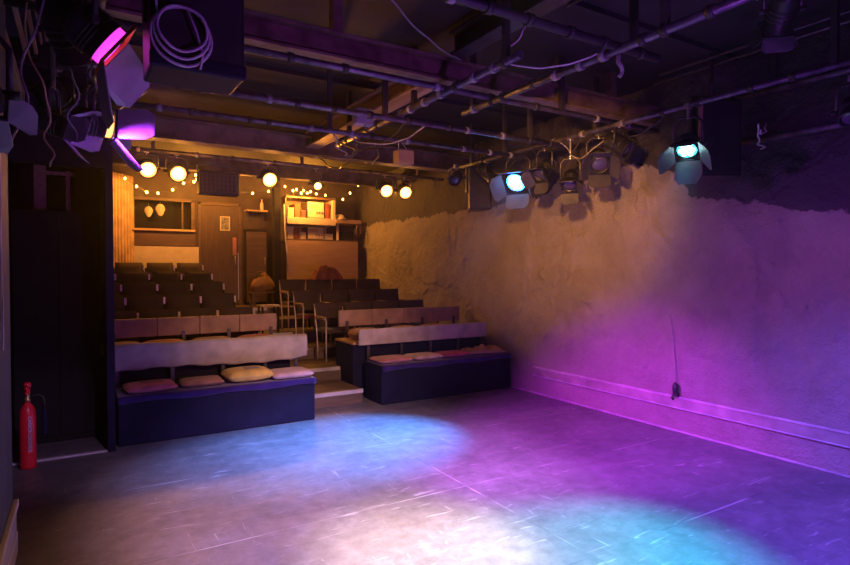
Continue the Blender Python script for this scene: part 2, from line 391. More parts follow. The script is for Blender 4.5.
for k in range(4):
    x0 = 2.99+k*.495-b4.location.x
    MB().box((x0, 7.14-6.60, .845), (x0+.493, 7.195-6.60, 1.065)).build('back_panel', M['rosepanel'], b4, .014, seg=3)

# ------------------------------------------------------------------ cushions
def cushion(loc, w, d, h, m, label, rz=0, group=None, patch=None, crumple=0.0, puff=.6, seed=0):
    mb = MB()
    def sh(sgn):
        def fn(u, v):
            a, b = u*2-1, v*2-1
            k = (max(0, 1-a**4)*max(0, 1-b**4))**(.5*puff)
            pin = 1-.06*(1-abs(a))*abs(b)-.0
            x = a*w/2*(1-.05*(1-b*b)*abs(a)*0); y = b*d/2*(1-.0)
            z = h/2 + sgn*h/2*k + crumple*noise.fractal(V((a*1.7+seed, b*1.7, 3)), 1, 2, 3)*k
            if sgn < 0: z = max(0, h*.5-h/2*k)
            return V((x*pin, y, z))
        return fn
    mb.grid(sh(1), 22, 18); mb.grid(lambda u, v: sh(-1)(1-u, v), 22, 18)
    if patch is None: o = mb.build('cushion', m, loc=loc)
    else:
        o = mb.build('cushion', m, loc=loc)
        a0, a1, bb0, bb1, pm = patch
        q = MB().grid(lambda u, v: sh(1)(a0+(a1-a0)*u, bb0+(bb1-bb0)*v)+V((0, 0, .0035)), 8, 8).build('cover_patch', pm, o)
    o.rotation_euler = (0, 0, rz)
    return tag(o, label, 'cushion', group)
C = lambda n, c: mat(n, c, .85, bump=.3, bscale=60, sheen=.2)
c_pink = C('cushion_pink', (.62, .16, .22)); c_tan = C('cushion_tan', (.48, .24, .17)); c_yel = C('cushion_yellow', (.80, .55, .12)); c_pale = C('cushion_pale_pink', (.74, .50, .50))
c_rose = C('cushion_rose', (.60, .24, .27)); c_mag = C('cushion_crimson', (.62, .06, .22)); c_cr = C('cushion_crumple', (.50, .29, .22)); c_org = C('cushion_orange', (.80, .34, .12)); c_cream = C('cushion_cream', (.72, .52, .34)); c_red = C('cushion_red', (.45, .03, .03))
G = 'cushions on the bottom-row benches'
zz = .465
cushion((.56, 5.98, zz), .44, .33, .075, c_pink, 'pink cushion with a brown patch on the bench nearest the dark doorway', .06, G, (.30, .78, .35, .9, C('patch_brown', (.30, .09, .06))))
cushion((1.03, 6.02, zz), .40, .32, .06, c_tan, 'flat tan cushion between the pink cushion and the yellow pillow', -.03, G, puff=.5)
cushion((1.48, 6.00, zz), .46, .36, .13, c_yel, 'plump yellow pillow with a grey print on the draped bench', .05, G, puff=.9, patch=(.38, .72, .2, .62, C('patch_grey', (.33, .27, .20))))
cushion((1.92, 5.99, zz), .44, .38, .07, c_pale, 'pale pink box cushion at the aisle end of the draped bench', 0, G, puff=.4)
zz = .485
cushion((3.27, 6.18, zz), .44, .36, .06, c_rose, 'rose cushion at the aisle end of the bench by the plastered wall', .0, G)
cushion((3.74, 6.20, zz), .42, .34, .055, c_pale, 'pale pink cushion beside the rose one on the plastered-wall bench', .05, G, puff=.4)
cushion((4.20, 6.20, zz), .42, .33, .05, c_mag, 'crimson cushion between the pale pink and the crumpled tan one', .0, G)
cushion((4.70, 6.20, zz), .52, .38, .06, c_cr, 'crumpled tan cushion at the plastered-wall end of the bench', -.12, G, crumple=.06, seed=4)
G2 = 'cushions on the upper benches'
for x, m_, l in ((.35, c_cream, 'cream cushion glimpsed over the drape beside the doorway column'), (.78, c_org, 'orange and cream cushion glimpsed above the draped backrest'), (1.28, c_tan, 'flat tan cushion glimpsed above the middle of the draped backrest'), (1.78, c_red, 'dark red cushion glimpsed above the aisle end of the drape')):
    cushion((x, 6.72, .725), .42, .36, .125, m_, l, .04, G2)
for x, m_, l in ((3.25, c_tan, 'dull tan cushion on the upper bench at the aisle'), (3.85, c_org, 'orange cushion glimpsed over the pale backrest by the plastered wall'), (4.32, c_org, 'second orange cushion glimpsed over the pale backrest by the plastered wall')):
    cushion((x, 6.86, .69), .40, .32, .15, m_, l, .0, G2)

# ------------------------------------------------------------------ theatre seats
def backshape(w, zb, zt, th, tilt, bow=.015):
    mb = MB(); nu, nv = 10, 8
    def ring(sgn):
        def fn(u, v):
            a = u*2-1; b = v*2-1
            k = (max(0, 1-a**6)*max(0, 1-b**6))**.5
            return V((a*w/2*(1-.03*max(0, b)), tilt*(v-.5)*(zt-zb) + sgn*th/2*k - bow*(1-a*a), zb+(zt-zb)*v))
        return fn
    mb.grid(ring(-1), nu, nv); mb.grid(lambda u, v: ring(1)(1-u, v), nu, nv); return mb
def tipup():
    r = empty('theatre_seat', (0, 0, 0), 'x', 'seat')
    backshape(.415, .42, .79, .07, .10).build('backrest', M['seatblack'], r)
    p = backshape(.41, .36, .62, .08, -.12).build('seat_pad', M['seatblack'], r); p.location = (0, -.14, -.02)
    for sx in (-.216, .216):
        sp = MB().box((sx-.012, -.16, 0), (sx+.012, .03, .52)).box((sx-.012, .0, .5), (sx+.012, .04, .70)).build('side_standard', M['black'], r, .004)
        MB().box((sx-.017, -.24, .545), (sx+.017, .02, .57)).build('armrest', M['darkwood'], sp, .006)
        if sx > 0: MB().box((sx-.014, -.012, .66), (sx+.014, .03, .755)).build('bracket', M['frame'], sp, .003)
    return r
proto = tipup(); first = True
rows = [(7.75, .33, 2.03), (8.45, .49, 1.94), (9.15, .65, 1.93), (9.85, .80, 1.89), (10.55, .95, 1.87)]
for ri, (y, z, xr) in enumerate(rows):
    for k in range(4):
        if ri == 4 and k == 3: continue
        o = proto if first else dup(proto); first = False
        o.location = (xr-.245-k*.468, y-.02, z)
        tag(o, f'black theatre seat {ORD[k]} from the aisle, {ORD[ri]} row up, in the bank below booth window', 'seat', 'theatre seats below the booth window')
def armchair(fm):
    r = empty('auditorium_chair', (0, 0, 0), 'x', 'chair')
    backshape(.458, .44, .81, .06, .10).build('backrest', M['seatblack'], r)
    MB().box((-.20, -.42, .40), (.20, -.03, .46)).build('seat', M['seatblack'], r, .02, seg=3)
    for sx in (-.212, .212):
        MB().tube([(sx, .03, .80), (sx, .015, .74), (sx, -.02, .58), (sx, -.07, .40), (sx, -.10, .2), (sx, -.10, 0)], .012, 8).build('rear_leg', M[fm], r)
        MB().tube([(sx, -.03, .60), (sx, -.25, .605), (sx, -.40, .60), (sx, -.43, .57), (sx, -.43, .3), (sx, -.43, 0)], .011, 8).build('front_leg', M[fm], r)
        MB().box((sx-.018, -.40, .607), (sx+.018, -.06, .632)).build('armrest', M['ply' if fm == 'frame' else 'darkwood'], r, .006)
    return r
protos = [armchair('frame'), armchair('black')]; used = [0, 0]
for ri, (y, z, xl) in enumerate([(7.78, .33, 2.86), (8.48, .49, 2.78), (9.18, .65, 2.78)]):
    for k in range(4):
        q = min(k, 1); o = dup(protos[q]) if used[q] else protos[q]; used[q] = 1
        o.location = (xl+.235+k*.465, y, z)
        tag(o, ('dark pale-framed chair at the aisle end, '+ORD[ri]+' row up, in the bank by plastered wall' if k == 0 else f'dark chair {ORD[k]} from the aisle, {ORD[ri]} row up, in the bank by plastered wall'), 'chair', 'dark chairs by the plastered wall')
        if ri == 1 and k == 0:
            o['label'] = 'dark pale-framed chair with red seat pad, aisle end of second row by plastered wall'
            for ch in o.children:
                if ch.name.startswith('seat'):
                    ch.data = ch.data.copy(); ch.data.materials[0] = M['seatred']; ch['label'] = 'dark red seat pad'
# heap of russet cloth on the highest of those rows
def heap(u, v):
    a, b = u*2-1, v*2-1; rr = max(0, 1-a*a)*max(0, 1-b*b)
    return V((a*.27, b*.14+.02*math.sin(a*9), .24*rr**.6 + .05*noise.fractal(V((a*2.5, b*2.5, 1)), 1, 2, 4)*rr**.4))
o = MB().grid(heap, 30, 20).grid(lambda u, v: V(((1-u)*.54-.27, v*.28-.14, 0)), 2, 2).build('coat', M['rust_cloth'], loc=(3.62, 9.19, 1.455)); tag(o, 'russet coat heaped over the chair backs below the plywood counter', 'coat')

# ------------------------------------------------------------------ sound counter at the back
ct = empty('sound_counter', (4.11, 10.6, .95), 'plywood-fronted counter with cream shelf above, at the back of the raked seating', 'counter')
LX = lambda x: x-4.11
MB().box((LX(3.37), 0, 0), (LX(4.85), .03, 1.24)).build('front_panel', M['ply'], ct, .004)
MB().box((LX(3.37), 0, 1.24), (LX(4.85), .5, 1.265)).build('worktop', M['darkwood'], ct, .004)
MB().box((LX(3.37), -.03, 1.55), (LX(4.36), .5, 1.68)).build('shelf_board', M['cream'], ct, .006)
MB().box((LX(4.36), -.06, 1.60), (LX(4.90), .5, 1.68)).build('side_shelf', M['ply'], ct, .006)
MB().box((LX(3.36), .0, 2.05), (LX(4.36), .5, 2.09)).build('top_board', M['darkwood'], ct, .004)
MB().box((LX(3.34), .0, 1.265), (LX(3.37), .5, 2.05)).build('end_board', M['darkwood'], ct)
MB().box((LX(4.30), .0, 1.68), (LX(4.36), .5, 2.09)).build('upright', M['cream'], ct)
MB().box((LX(3.37), .48, 1.265), (LX(4.36), .5, 2.05)).build('back_board', M['ply'], ct)
MB().box((LX(4.40), .02, 1.265), (LX(4.44), .06, 1.60)).build('bracket', M['cream'], ct)
def crate(x0, x1, z0, z1, m, label, cat='box', name='storage_box', y0=10.66, d=.34):
    r = empty(name, ((x0+x1)/2, y0, z0), label, cat, 'boxes on the counter shelves')
    w = (x1-x0)/2; h = z1-z0
    MB().box((-w, 0, 0), (w, d, h*.82)).build('body', m, r, .006)
    MB().box((-w-.004, -.006, h*.82), (w+.004, d, h)).build('lid', m, r, .005)
    return r
def gear(x0, x1, z0, z1, label, dark=False):
    r = empty('amplifier', ((x0+x1)/2, 10.66, z0), label, 'amplifier', 'boxes on the counter shelves'); w = (x1-x0)/2; h = z1-z0
    MB().box((-w, 0, 0), (w, .34, h)).build('case', M['darkwood'], r, .005)
    MB().box((-w+.012, -.012, .012), (w-.012, 0, h-.012)).build('face_plate', M['brown' if dark else 'cream'], r, .003)
    for i in range(3): MB().lathe([(.016, 0), (.014, .02)], Matrix.Translation((w-.05-.055*i, -.012, h*.35)) @ Matrix.Rotation(PI/2, 4, 'X'), 12).build('dial', M['darkwood'], r)
    MB().box((-w+.03, -.016, h*.6), (w*.2, -.012, h*.8)).build('scale_window', M['ply'], r)
crate(3.41, 3.53, 2.635, 2.82, M['cream'], 'small cream box at the post end of the upper counter shelf')
crate(3.55, 3.66, 2.635, 2.90, M['brown'], 'tall brown box second from the post on the upper counter shelf')
crate(3.68, 3.77, 2.635, 2.78, M['darkwood'], 'low dark box third from the post on the upper counter shelf')
gear(3.80, 4.15, 2.635, 2.96, 'large pale-fronted amplifier on the upper counter shelf')
crate(4.17, 4.27, 2.635, 2.94, M['rust_cloth'], 'russet box beside the amplifier on the upper counter shelf')
crate(3.40, 3.52, 2.22, 2.46, M['cream'], 'narrow cream box at the post end of the lower counter shelf')
crate(3.54, 3.64, 2.22, 2.44, M['rust_cloth'], 'slim russet box between two pale boxes on the lower counter shelf')
crate(3.66, 3.77, 2.22, 2.36, M['cream'], 'low pale box beside the amplifier on the lower counter shelf')
gear(3.80, 4.14, 2.22, 2.47, 'pale-fronted amplifier on the lower counter shelf')
crate(4.16, 4.33, 2.22, 2.34, M['cream'], 'low cream box at the open end of the lower counter shelf')
crate(4.52, 4.78, 2.22, 2.40, M['black'], 'black box in the open bay under the side shelf')
o = MB().tube([(.05*math.cos(t*.7)*(1+.1*math.sin(t)), .012*math.sin(t*1.3), .11*math.sin(t*.7)) for t in range(40)], .006, 6).tube([(0, 0, .11), (0, 0, .18)], .004, 6).build('hanging_rope', M['brown'], loc=(4.82, 10.52, 2.42)); tag(o, 'small brown rope coil hanging from the end of the side shelf', 'rope')
cp = MB().lathe([(.12, 0), (.125, .02), (.10, .03), (.095, .07), (.07, .10), (.02, .115)], n=18).build('cap', M['cream'], loc=(4.5, 10.72, 2.632)); tag(cp, 'small pale cap lying on the plywood side shelf of the counter', 'cap')
MB().box((-.06, -.20, .012), (.06, -.10, .022)).build('peak', M['cream'], cp)
# black post, cable, alcove things
struct(MB().box((3.12, 10.55, .95), (3.24, 10.67, 3.5)).build('column_black', M['black']), 'black post between the door alcove and the counter')
o = MB().tube([(3.29, 10.5, 2.85), (3.30, 10.5, 2.4), (3.33, 10.48, 2.0), (3.36, 10.46, 1.62)], .012).build('hanging_cable', M['whitecable']); tag(o, 'pale cable hanging down beside the black post at the back', 'cable')
sh = empty('wall_shelf', (2.92, 11.12, 2.74), 'small pale shelf in the alcove beside the brown door', 'shelf')
MB().box((-.20, -.16, 0), (.20, .08, .03)).build('shelf_board', M['ply'], sh, .004)
MB().box((-.16, -.02, -.14), (-.13, .08, 0)).box((.13, -.02, -.14), (.16, .08, 0)).build('shelf_bracket', M['steel'], sh)
def bottle(loc, m, label, h=.22):
    b = MB().lathe([(.030, 0), (.034, .01), (.034, h*.6), (.014, h*.78), (.012, h*.95)], n=14).build('bottle', m, loc=loc)
    MB().lathe([(.014, h*.95), (.014, h)], n=12).build('cap', M['cream'], b); return tag(b, label, 'bottle')
bottle((3.02, 11.04, 2.77), M['cream'], 'pale bottle standing on the small alcove shelf')
cb = empty('cupboard', (2.93, 11.02, .95), 'dark cupboard in the alcove between the brown door and black post', 'cupboard')
MB().box((-.22, 0, 0), (.18, .16, 1.45)).build('body', M['black'], cb, .005)
MB().box((-.21, -.02, .05), (.17, 0, 1.4)).build('door', M['darkwood'], cb, .005)
MB().tube([(.13, -.02, .9), (.13, -.05, .9), (.13, -.05, .75), (.13, -.02, .75)], .008).build('handle', M['alu'], cb)
def bag(u, v):
    t = 2*PI*u; k = math.sin(PI*min(1, .12+.88*v)**.8)**.6 if v < 1 else 0
    return V((math.cos(t)*.22*k*(1+.12*math.sin(3*t+5*v)), math.sin(t)*.14*k, .30*v+.05*noise.noise(V((math.cos(t)*2, math.sin(t)*2, v*3)))*(.1 < v < 1)+.05*math.cos(t)*v))
o = MB().grid(bag, 24, 12).build('bag', M['brown'], loc=(2.86, 10.5, 1.22)); tag(o, 'slumped brown bag on the low stool in the alcove', 'bag')
MB().tube([(-.10, -.05, .24), (-.08, -.05, .36), (.06, -.05, .37), (.10, -.05, .28)], .012).build('strap', M['darkwood'], o)
sto = empty('stool', (2.86, 10.5, .95), 'low dark stool holding the brown bag in the alcove', 'stool')
MB().box((-.20, -.15, .235), (.20, .15, .268)).build('seat', M['darkwood'], sto, .006)
for sx in (-1, 1):
    for sy in (-1, 1): MB().box((sx*.17-.018, sy*.12-.018, 0), (sx*.17+.018, sy*.12+.018, .235)).build('leg', M['darkwood'], sto)
st2 = empty('side_table', (2.50, 8.80, .65), 'small pale-topped table standing in the aisle near the brown door', 'table')
MB().box((-.15, -.14, .40), (.15, .14, .425)).build('tabletop', M['frame'], st2, .005)
for sx in (-1, 1):
    for sy in (-1, 1): MB().box((sx*.12-.013, sy*.11-.013, 0), (sx*.12+.013, sy*.11+.013, .40)).build('leg', M['black'], st2)
# curtain between the partition and the booth
def cur(u, v):
    f = .025*math.sin(u*44+.5*math.sin(v*3)) * (1-.3*v)
    return V((.46+.35*u+f*.5, 10.74+.40*u-f*.6, 1.30+1.95*v))
o = MB().grid(cur, 70, 14).build('curtain', M['curtain']); so = o.modifiers.new('s', 'SOLIDIFY'); so.thickness = .006
tag(o, 'ochre curtain hanging beside the booth window, behind the top theatre seats', 'curtain')
# two pale paper masks in the booth window
def mask(loc, s, label):
    def fn(u, v):
        a, b = u*2-1, v*2-1; k = math.sqrt(max(0, 1-a*a*.9))
        return V((a*.07*s*(1-.25*max(0, -b)), -.035*s*(1-a*a)*(1-b*b*.5)-.01*math.exp(-((a/.15)**2+(b/.3)**2)), b*.095*s*k))
    o = MB().grid(fn, 16, 16).build('mask', M['cream'], loc=loc); so = o.modifiers.new('s', 'SOLIDIFY'); so.thickness = .004
    MB().tube([(0, 0, .08*s), (0, .0, .16*s)], .002, 5).build('string', M['whitecable'], o)
    return tag(o, label, 'mask')
mask((1.06, 11.25, 2.66), 1.0, 'pale paper mask hanging in the booth window nearer the curtain')
mask((1.25, 11.25, 2.70), 1.15, 'wider pale paper mask hanging in the booth window nearer the door')

# ------------------------------------------------------------------ ceiling steel
def ibeam(name, p0, p1, w, z0, z1, m, label):
    (xa, ya), (xb, yb) = p0, p1; t = .018; mb = MB()
    if abs(xb-xa) > abs(yb-ya):
        mb.box((xa, ya-w/2, z0), (xb, ya+w/2, z0+t)).box((xa, ya-w/2, z1-t), (xb, ya+w/2, z1)).box((xa, ya-.008, z0+t), (xb, ya+.008, z1-t))
    else:
        mb.box((xa-w/2, ya, z0), (xa+w/2, yb, z0+t)).box((xa-w/2, ya, z1-t), (xa+w/2, yb, z1)).box((xa-.008, ya, z0+t), (xa+.008, yb, z1-t))
    return struct(mb.build(name, m), label)
bm1 = ibeam('ceiling_beam', (-.34, 3.75), (5.0, 3.75), .16, 3.07, 3.25, M['rust'], 'rusty steel beam crossing over the stage')
for x in (.6, 1.55, 2.62, 3.67, 4.37): MB().box((x-.035, 3.71, 3.25), (x+.035, 3.79, 3.5)).build('hanger', M['rust'], bm1)
ibeam('ceiling_beam', (.05, 6.75), (5.0, 6.75), .18, 3.02, 3.25, M['rust'], 'rusty steel beam crossing above the benches')
ibeam('ceiling_beam', (.05, 9.2), (5.0, 9.2), .16, 3.12, 3.35, M['rust'], 'steel beam crossing above the raked seats')
ibeam('ceiling_beam', (2.44, 3.84), (2.44, 6.65), .17, 3.10, 3.28, M['carcase'], 'timber-faced beam running from stage towards the seats')
ibeam('ceiling_beam', (2.52, -1), (2.52, 3.66), .14, 3.26, 3.44, M['steel'], 'steel beam running overhead from the camera side')
# ceiling boarding joints: broad battens across
for i, y in enumerate((1.6, 2.9, 4.4, 5.3, 6.1, 7.6, 8.4, 10.0)):
    struct(MB().box((.05 if y > 5.7 else -.34, y-.03, 3.46), (5.0, y+.03, 3.5)).build(f'ceiling_trim_{i+1}', M['ceiling']))
def rail(p0, p1, r, m, label, clamps=(), ties=()):
    p0, p1 = V(p0), V(p1); mid = (p0+p1)/2
    o = empty('lighting_rail', mid, label, 'rail', 'lighting rails under the ceiling')
    MB().tube([p0-mid, p0-mid+(p1-p0)*.5, p1-mid], r, 12).build('pipe', m, o)
    for t in clamps:
        q = p0+(p1-p0)*t-mid; MB().box((q.x-.02, q.y-.02, q.z+r*.5), (q.x+.02, q.y+.02, 3.46-mid.z)).build('drop_rod', M['steel'], o)
    a = (p1-p0).normalized()
    for t in ties:
        q = p0+(p1-p0)*t-mid; MB().tube([q-a*.02, q+a*.02], r*1.35, 12).build('tape_band', M['rubber'] if random.random() < .6 else M['greycable'], o)
    return o
def tl(n): return [(i+.5+random.uniform(-.3, .3))/n for i in range(n)]
rail((-.32, 3.62, 2.985), (4.9, 3.62, 2.985), .024, M['pipe'], 'pipe slung just under the rusty stage beam', (.2, .75), tl(9))
rail((-.32, 4.30, 2.90), (4.3, 4.30, 2.90), .024, M['pipe'], 'long taped pipe crossing over the middle of the stage', (.12, .55, .9), tl(14))
rail((-.32, 4.97, 2.90), (4.3, 4.97, 2.90), .024, M['pipe'], 'taped pipe crossing over the stage nearer the benches', (.1, .5, .95), tl(14))
rail((2.82, 1.2, 2.95), (2.82, 4.0, 2.95), .026, M['pipe'], 'scuffed pipe running out over the stage towards the camera', (.3, .95), tl(12))
rail((2.38, 2.75, 2.96), (2.40, 5.75, 2.96), .026, M['pipe'], 'pipe running below the timber-faced beam', (.05, .45, .9), tl(14))
rail((.9, 2.37, 2.97), (3.2, 2.37, 2.97), .026, M['rubber'], 'black pipe crossing over the stage at the camera end', (.1, .9), tl(8))
rail((4.25, 1.3, 2.95), (4.25, 6.35, 2.95), .024, M['pipe'], 'lighting pipe running alongside the plastered wall', (.1, .5, .9), tl(12))
rail((4.98, 1.0, 3.12), (4.98, 2.95, 3.12), .03, M['pipe'], 'upper fat pipe fixed along the plastered wall', (.3, .8))
rail((4.98, 1.0, 2.72), (4.98, 2.95, 2.72), .03, M['pipe'], 'lower fat pipe fixed along the plastered wall')
rail((.3, 7.5, 3.04), (4.9, 7.5, 3.04), .024, M['pipe'], 'pipe carrying the amber lamps above the seating', (.1, .5, .9), tl(8))
rail((.10, 1.6, 2.93), (.10, 5.2, 2.93), .024, M['pipe'], 'lighting pipe running above the dark doorway side', (.3, .8), tl(8))
for x, y0, y1, r in ((2.88, 1.7, 2.85, .012), (2.58, 2.7, 3.35, .022), (4.62, .8, 3.4, .012), (4.80, .8, 3.6, .014)):
    lab = {2.88: 'thin pale conduit under the ceiling near the overhead steel beam', 2.58: 'short fat conduit beside the overhead steel beam', 4.62: 'thin ceiling conduit further from the plastered wall', 4.80: 'ceiling conduit closest to the plastered wall'}[x]
    o = MB().tube([(x, y0, 3.42), (x, (y0+y1)/2, 3.42), (x, y1, 3.42)], r, 10).build('ceiling_conduit', M['pipe']); tag(o, lab, 'conduit', 'ceiling conduits')
# timber battens under the ceiling by the doorway side
for i, (x, y1, w) in enumerate(((-.30, 4.75, .025), (-.24, 4.72, .02), (-.20, 4.5, .012), (-.16, 4.42, .03), (-.11, 4.2, .015))):
    o = MB().box((x-w/2, 3.0, 3.08), (x+w/2, y1, 3.11)).build('hanging_batten', M['batten'], bevel=.003)
    tag(o, f'thin orange-lit batten, {ORD[i]} from the grey side wall, under the ceiling', 'batten', 'battens by the side wall')
o = MB().box((-.45, 3.96, 2.98), (-.37, 5.69, 3.08)).build('hanging_batten', M['batten']); tag(o, 'stout orange-lit timber ledge running to the doorway head', 'batten')

# ------------------------------------------------------------------ lanterns
def lantern(pos, aim, hang, label, r=.1, L=.22, lens='darklens', leds=None, doors=False, group=None, flapm='flap', square=False, cat='spotlight', name='spotlight', framem='can', doorlen=None, flaps=(1, 1, 1, 1), rolld=0, gap=0.0, spread=.55, rim=None):
    pos, aim = V(pos), V(aim); d = (aim-pos).normalized(); piv = pos-d*L*.5
    root = empty(name, piv, label, cat, group)
    R = rot_to(d) @ Matrix.Rotation(math.radians(rolld), 4, 'Z')
    b = MB()
    b.lathe([(r*.45, -L*.62), (r*.72, -L*.58), (r*.95, -L*.42), (r, -L*.3), (r, L*.44), (r*1.06, L*.45), (r*1.06, L*.5), (r*.9, L*.5), (r*.88, L*.40)], R, 22)
    for k in (-.1, .02, .14): b.lathe([(r*1.0, L*k), (r*1.05, L*k), (r*1.05, L*(k+.05)), (r, L*(k+.05))], R, 22)
    b.build('housing', M['can'], root)
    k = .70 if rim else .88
    MB().lathe([(r*k, L*.40), (r*k*.9, L*.43), (r*k*.5, L*.455), (.002, L*.46)], R, 22).build('lens', M[lens], root)
    if rim: MB().lathe([(r*.71, L*.405), (r*.89, L*.46), (r*.90, L*.44), (r*.72, L*.38), (r*.71, L*.405)], R, 22).build('halo_ring', M[rim], root)  # glowing ring added to imitate the halo around the lamp
    if leds:
        q = MB()
        for i in range(7):
            a = i*PI/3; c = V((0, 0, L*.465)) if i == 6 else V((math.cos(a)*r*.55, math.sin(a)*r*.55, L*.455))
            q.lathe([(r*.17, 0), (r*.17, .006), (r*.1, .012)], R @ Matrix.Translation(c), 10)
        q.build('led_cluster', M[leds], root)
    # yoke and clamp
    s = d.cross(V((0, 0, 1))); s = s.normalized() if s.length > .01 else V((1, 0, 0))
    top = V((0, 0, hang-piv.z)); h = min(top.z-.05, r+.14); rr = r+.022
    MB().tube([-s*rr, -s*rr+V((0, 0, h*.8)), -s*rr*.6+V((0, 0, h)), s*rr*.6+V((0, 0, h)), s*rr+V((0, 0, h*.8)), s*rr], .011, 8).build('yoke', M['steel'], root)
    MB().tube([V((0, 0, h-.01)), top], .012, 8).box((-.028, -.022, top.z-.03), (.028, .022, top.z+.012)).build('clamp', M['alu'], root, .003)
    for sg in (-1, 1): MB().tube([s*sg*rr*.9, s*sg*(rr+.03)], .016, 8).build('knob', M['rubber'], root)
    if doors:
        e = r*1.12; z0 = L*.5+gap
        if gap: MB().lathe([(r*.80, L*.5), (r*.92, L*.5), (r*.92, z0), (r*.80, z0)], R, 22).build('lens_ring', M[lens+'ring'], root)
        f = MB()
        for a, b2 in (((-e, -e), (e, -e+.012)), ((-e, e-.012), (e, e)), ((-e, -e), (-e+.012, e)), ((e-.012, -e), (e, e))):
            f.box((a[0], a[1], z0), (b2[0], b2[1], z0+.014), R)
        f.build('door_frame', M[framem], root)
        dl = doorlen or r*1.5; sp = dl*spread
        for i in range(4):
            if not flaps[i]: continue
            Q = R @ Matrix.Rotation(i*PI/2, 4, 'Z')
            quad = [(-e, e, z0+.014), (e, e, z0+.014), (e*1.05, e+sp*.8, z0+dl*.75), (e*.7, e+sp, z0+dl), (-e*.7, e+sp, z0+dl), (-e*1.05, e+sp*.8, z0+dl*.75)]
            MB().plate([Q @ V(p) for p in quad], .004).build('barn_door', M[flapm], root)
    return root
def spot(name, pos, aim, col, power, deg, blend=.6, rad=.05):
    l = bpy.data.lights.new(name, 'SPOT'); l.color = col; l.energy = power; l.spot_size = math.radians(deg); l.spot_blend = blend; l.shadow_soft_size = rad
    o = bpy.data.objects.new(name, l); COL.objects.link(o); o.location = pos
    o.rotation_euler = (V(aim)-V(pos)).to_track_quat('-Z', 'Y').to_euler(); return o
def pt(name, pos, col, power, rad=.06):
    l = bpy.data.lights.new(name, 'POINT'); l.color = col; l.energy = power; l.shadow_soft_size = rad
    o = bpy.data.objects.new(name, l); COL.objects.link(o); o.location = pos; return o
def ahead(pos, aim, k=.05): return V(pos)+(V(aim)-V(pos)).normalized()*k

AMB = (1, .34, .035)
AG = 'amber lamps above the seating'
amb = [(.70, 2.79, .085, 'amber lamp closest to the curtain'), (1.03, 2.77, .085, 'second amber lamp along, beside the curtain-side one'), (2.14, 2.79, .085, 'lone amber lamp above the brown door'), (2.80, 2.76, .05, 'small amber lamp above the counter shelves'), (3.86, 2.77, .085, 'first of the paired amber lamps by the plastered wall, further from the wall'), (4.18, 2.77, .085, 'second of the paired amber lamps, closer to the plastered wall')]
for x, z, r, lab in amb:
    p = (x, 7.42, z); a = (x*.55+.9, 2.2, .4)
    lantern(p, a, 3.04, lab, r=r*1.2, L=.2, lens='amber', rim='amberhalo', group=AG)
    spot('amber_beam', ahead(p, a, .02), a, AMB, 34 if r > .06 else 14, 66, .9, .06)

P1, A1 = (.11, 2.90, 2.61), (4.3, 3.3, -.5)
lantern(P1, A1, 2.93, 'magenta LED lantern with grey barn doors beside the coiled-cable speaker', r=.10, L=.14, lens='magenta', leds='magenta', doors=True, framem='litframe', flapm='flaplilac', doorlen=.19, gap=.035, spread=.9, flaps=(0, 0, 1, 1))
P2, A2 = (.13, 3.80, 2.45), (5.0, 4.75, 2.2)
lantern(P2, A2, 2.93, 'warm lantern with barn doors above the dark doorway', r=.075, L=.15, lens='warmled', leds='warmled', doors=True, doorlen=.17, flapm='flaplilac', gap=.035, spread=.9)
P3, A3 = (-.05, 3.74, 2.39), (5.0, 2.4, .8)
lantern(P3, A3, 2.93, 'violet lantern hanging between the warm lantern and grey side wall', r=.06, L=.14, lens='violet', leds='violet', doors=True, doorlen=.14, flapm='flaplilac')
P4, A4 = (4.25, 5.0, 2.60), (1.5, 3.7, .2)
lantern(P4, A4, 2.95, 'lit blue lantern with barn doors hanging beside the black wall-side speaker', r=.125, L=.16, lens='bluelens', leds='blueled', doors=True, doorlen=.17, flapm='flapbright')
P5, A5 = (4.2, 2.83, 2.57), (2.2, 1.9, 0)
lantern(P5, A5, 2.95, 'lit teal lantern with barn doors below the wall-side speaker box', r=.085, L=.14, lens='teallens', leds='tealled', doors=True, doorlen=.18, flapm='flapbright')
UG = 'unlit lanterns along the plastered wall'
for p, a, r, L, dr, lab in (((4.20, 4.12, 2.45), (2.9, 3.2, .8), .075, .20, True, 'unlit lantern hanging lowest in the dark cluster along the plastered wall'),
                            ((4.28, 3.80, 2.62), (3.2, 2.6, 1.6), .09, .24, True, 'unlit lantern between the low-hanging one and the teal lamp'),
                            ((4.20, 4.55, 2.62), (2.6, 4.3, 1.2), .08, .22, True, 'unlit lantern next to the blue lamp, turned across the stage'),
                            ((4.32, 5.50, 2.72), (4.95, 4.9, 1.9), .07, .22, False, 'unlit slim lantern pointing at the wall between the blue lamp and black speaker'),
                            ((4.26, 3.45, 2.70), (4.6, 2.4, 1.9), .08, .22, False, 'unlit lantern just behind the teal lamp'),
                            ((4.05, 5.95, 2.74), (2.6, 4.8, 1.8), .07, .22, False, 'unlit purple-lit lantern beside the black speaker at the bench end')):
    lantern(p, a, 2.95, lab, r=r, L=L, doors=dr, group=UG)
lantern((3.75, 1.92, 3.12), (4.4, 2.6, 2.4), 3.46, 'dark lantern with a brown-lit side high up near the camera end', r=.08, L=.24, doors=True, doorlen=.08)
lantern((4.55, 1.83, 2.64), (3.2, 1.5, .9), 2.95, 'dark lantern closest to the camera along the plastered wall', r=.07, L=.2, doors=False)
lantern((.02, 3.2, 2.62), (.9, 4.6, .8), 2.93, 'black lantern facing away behind the magenta lamp', r=.10, L=.28, doors=False)
lantern((-.05, 4.5, 2.60), (1.2, 6.0, .8), 2.93, 'black lantern above the dark doorway near the warm lamp', r=.09, L=.26, doors=False)
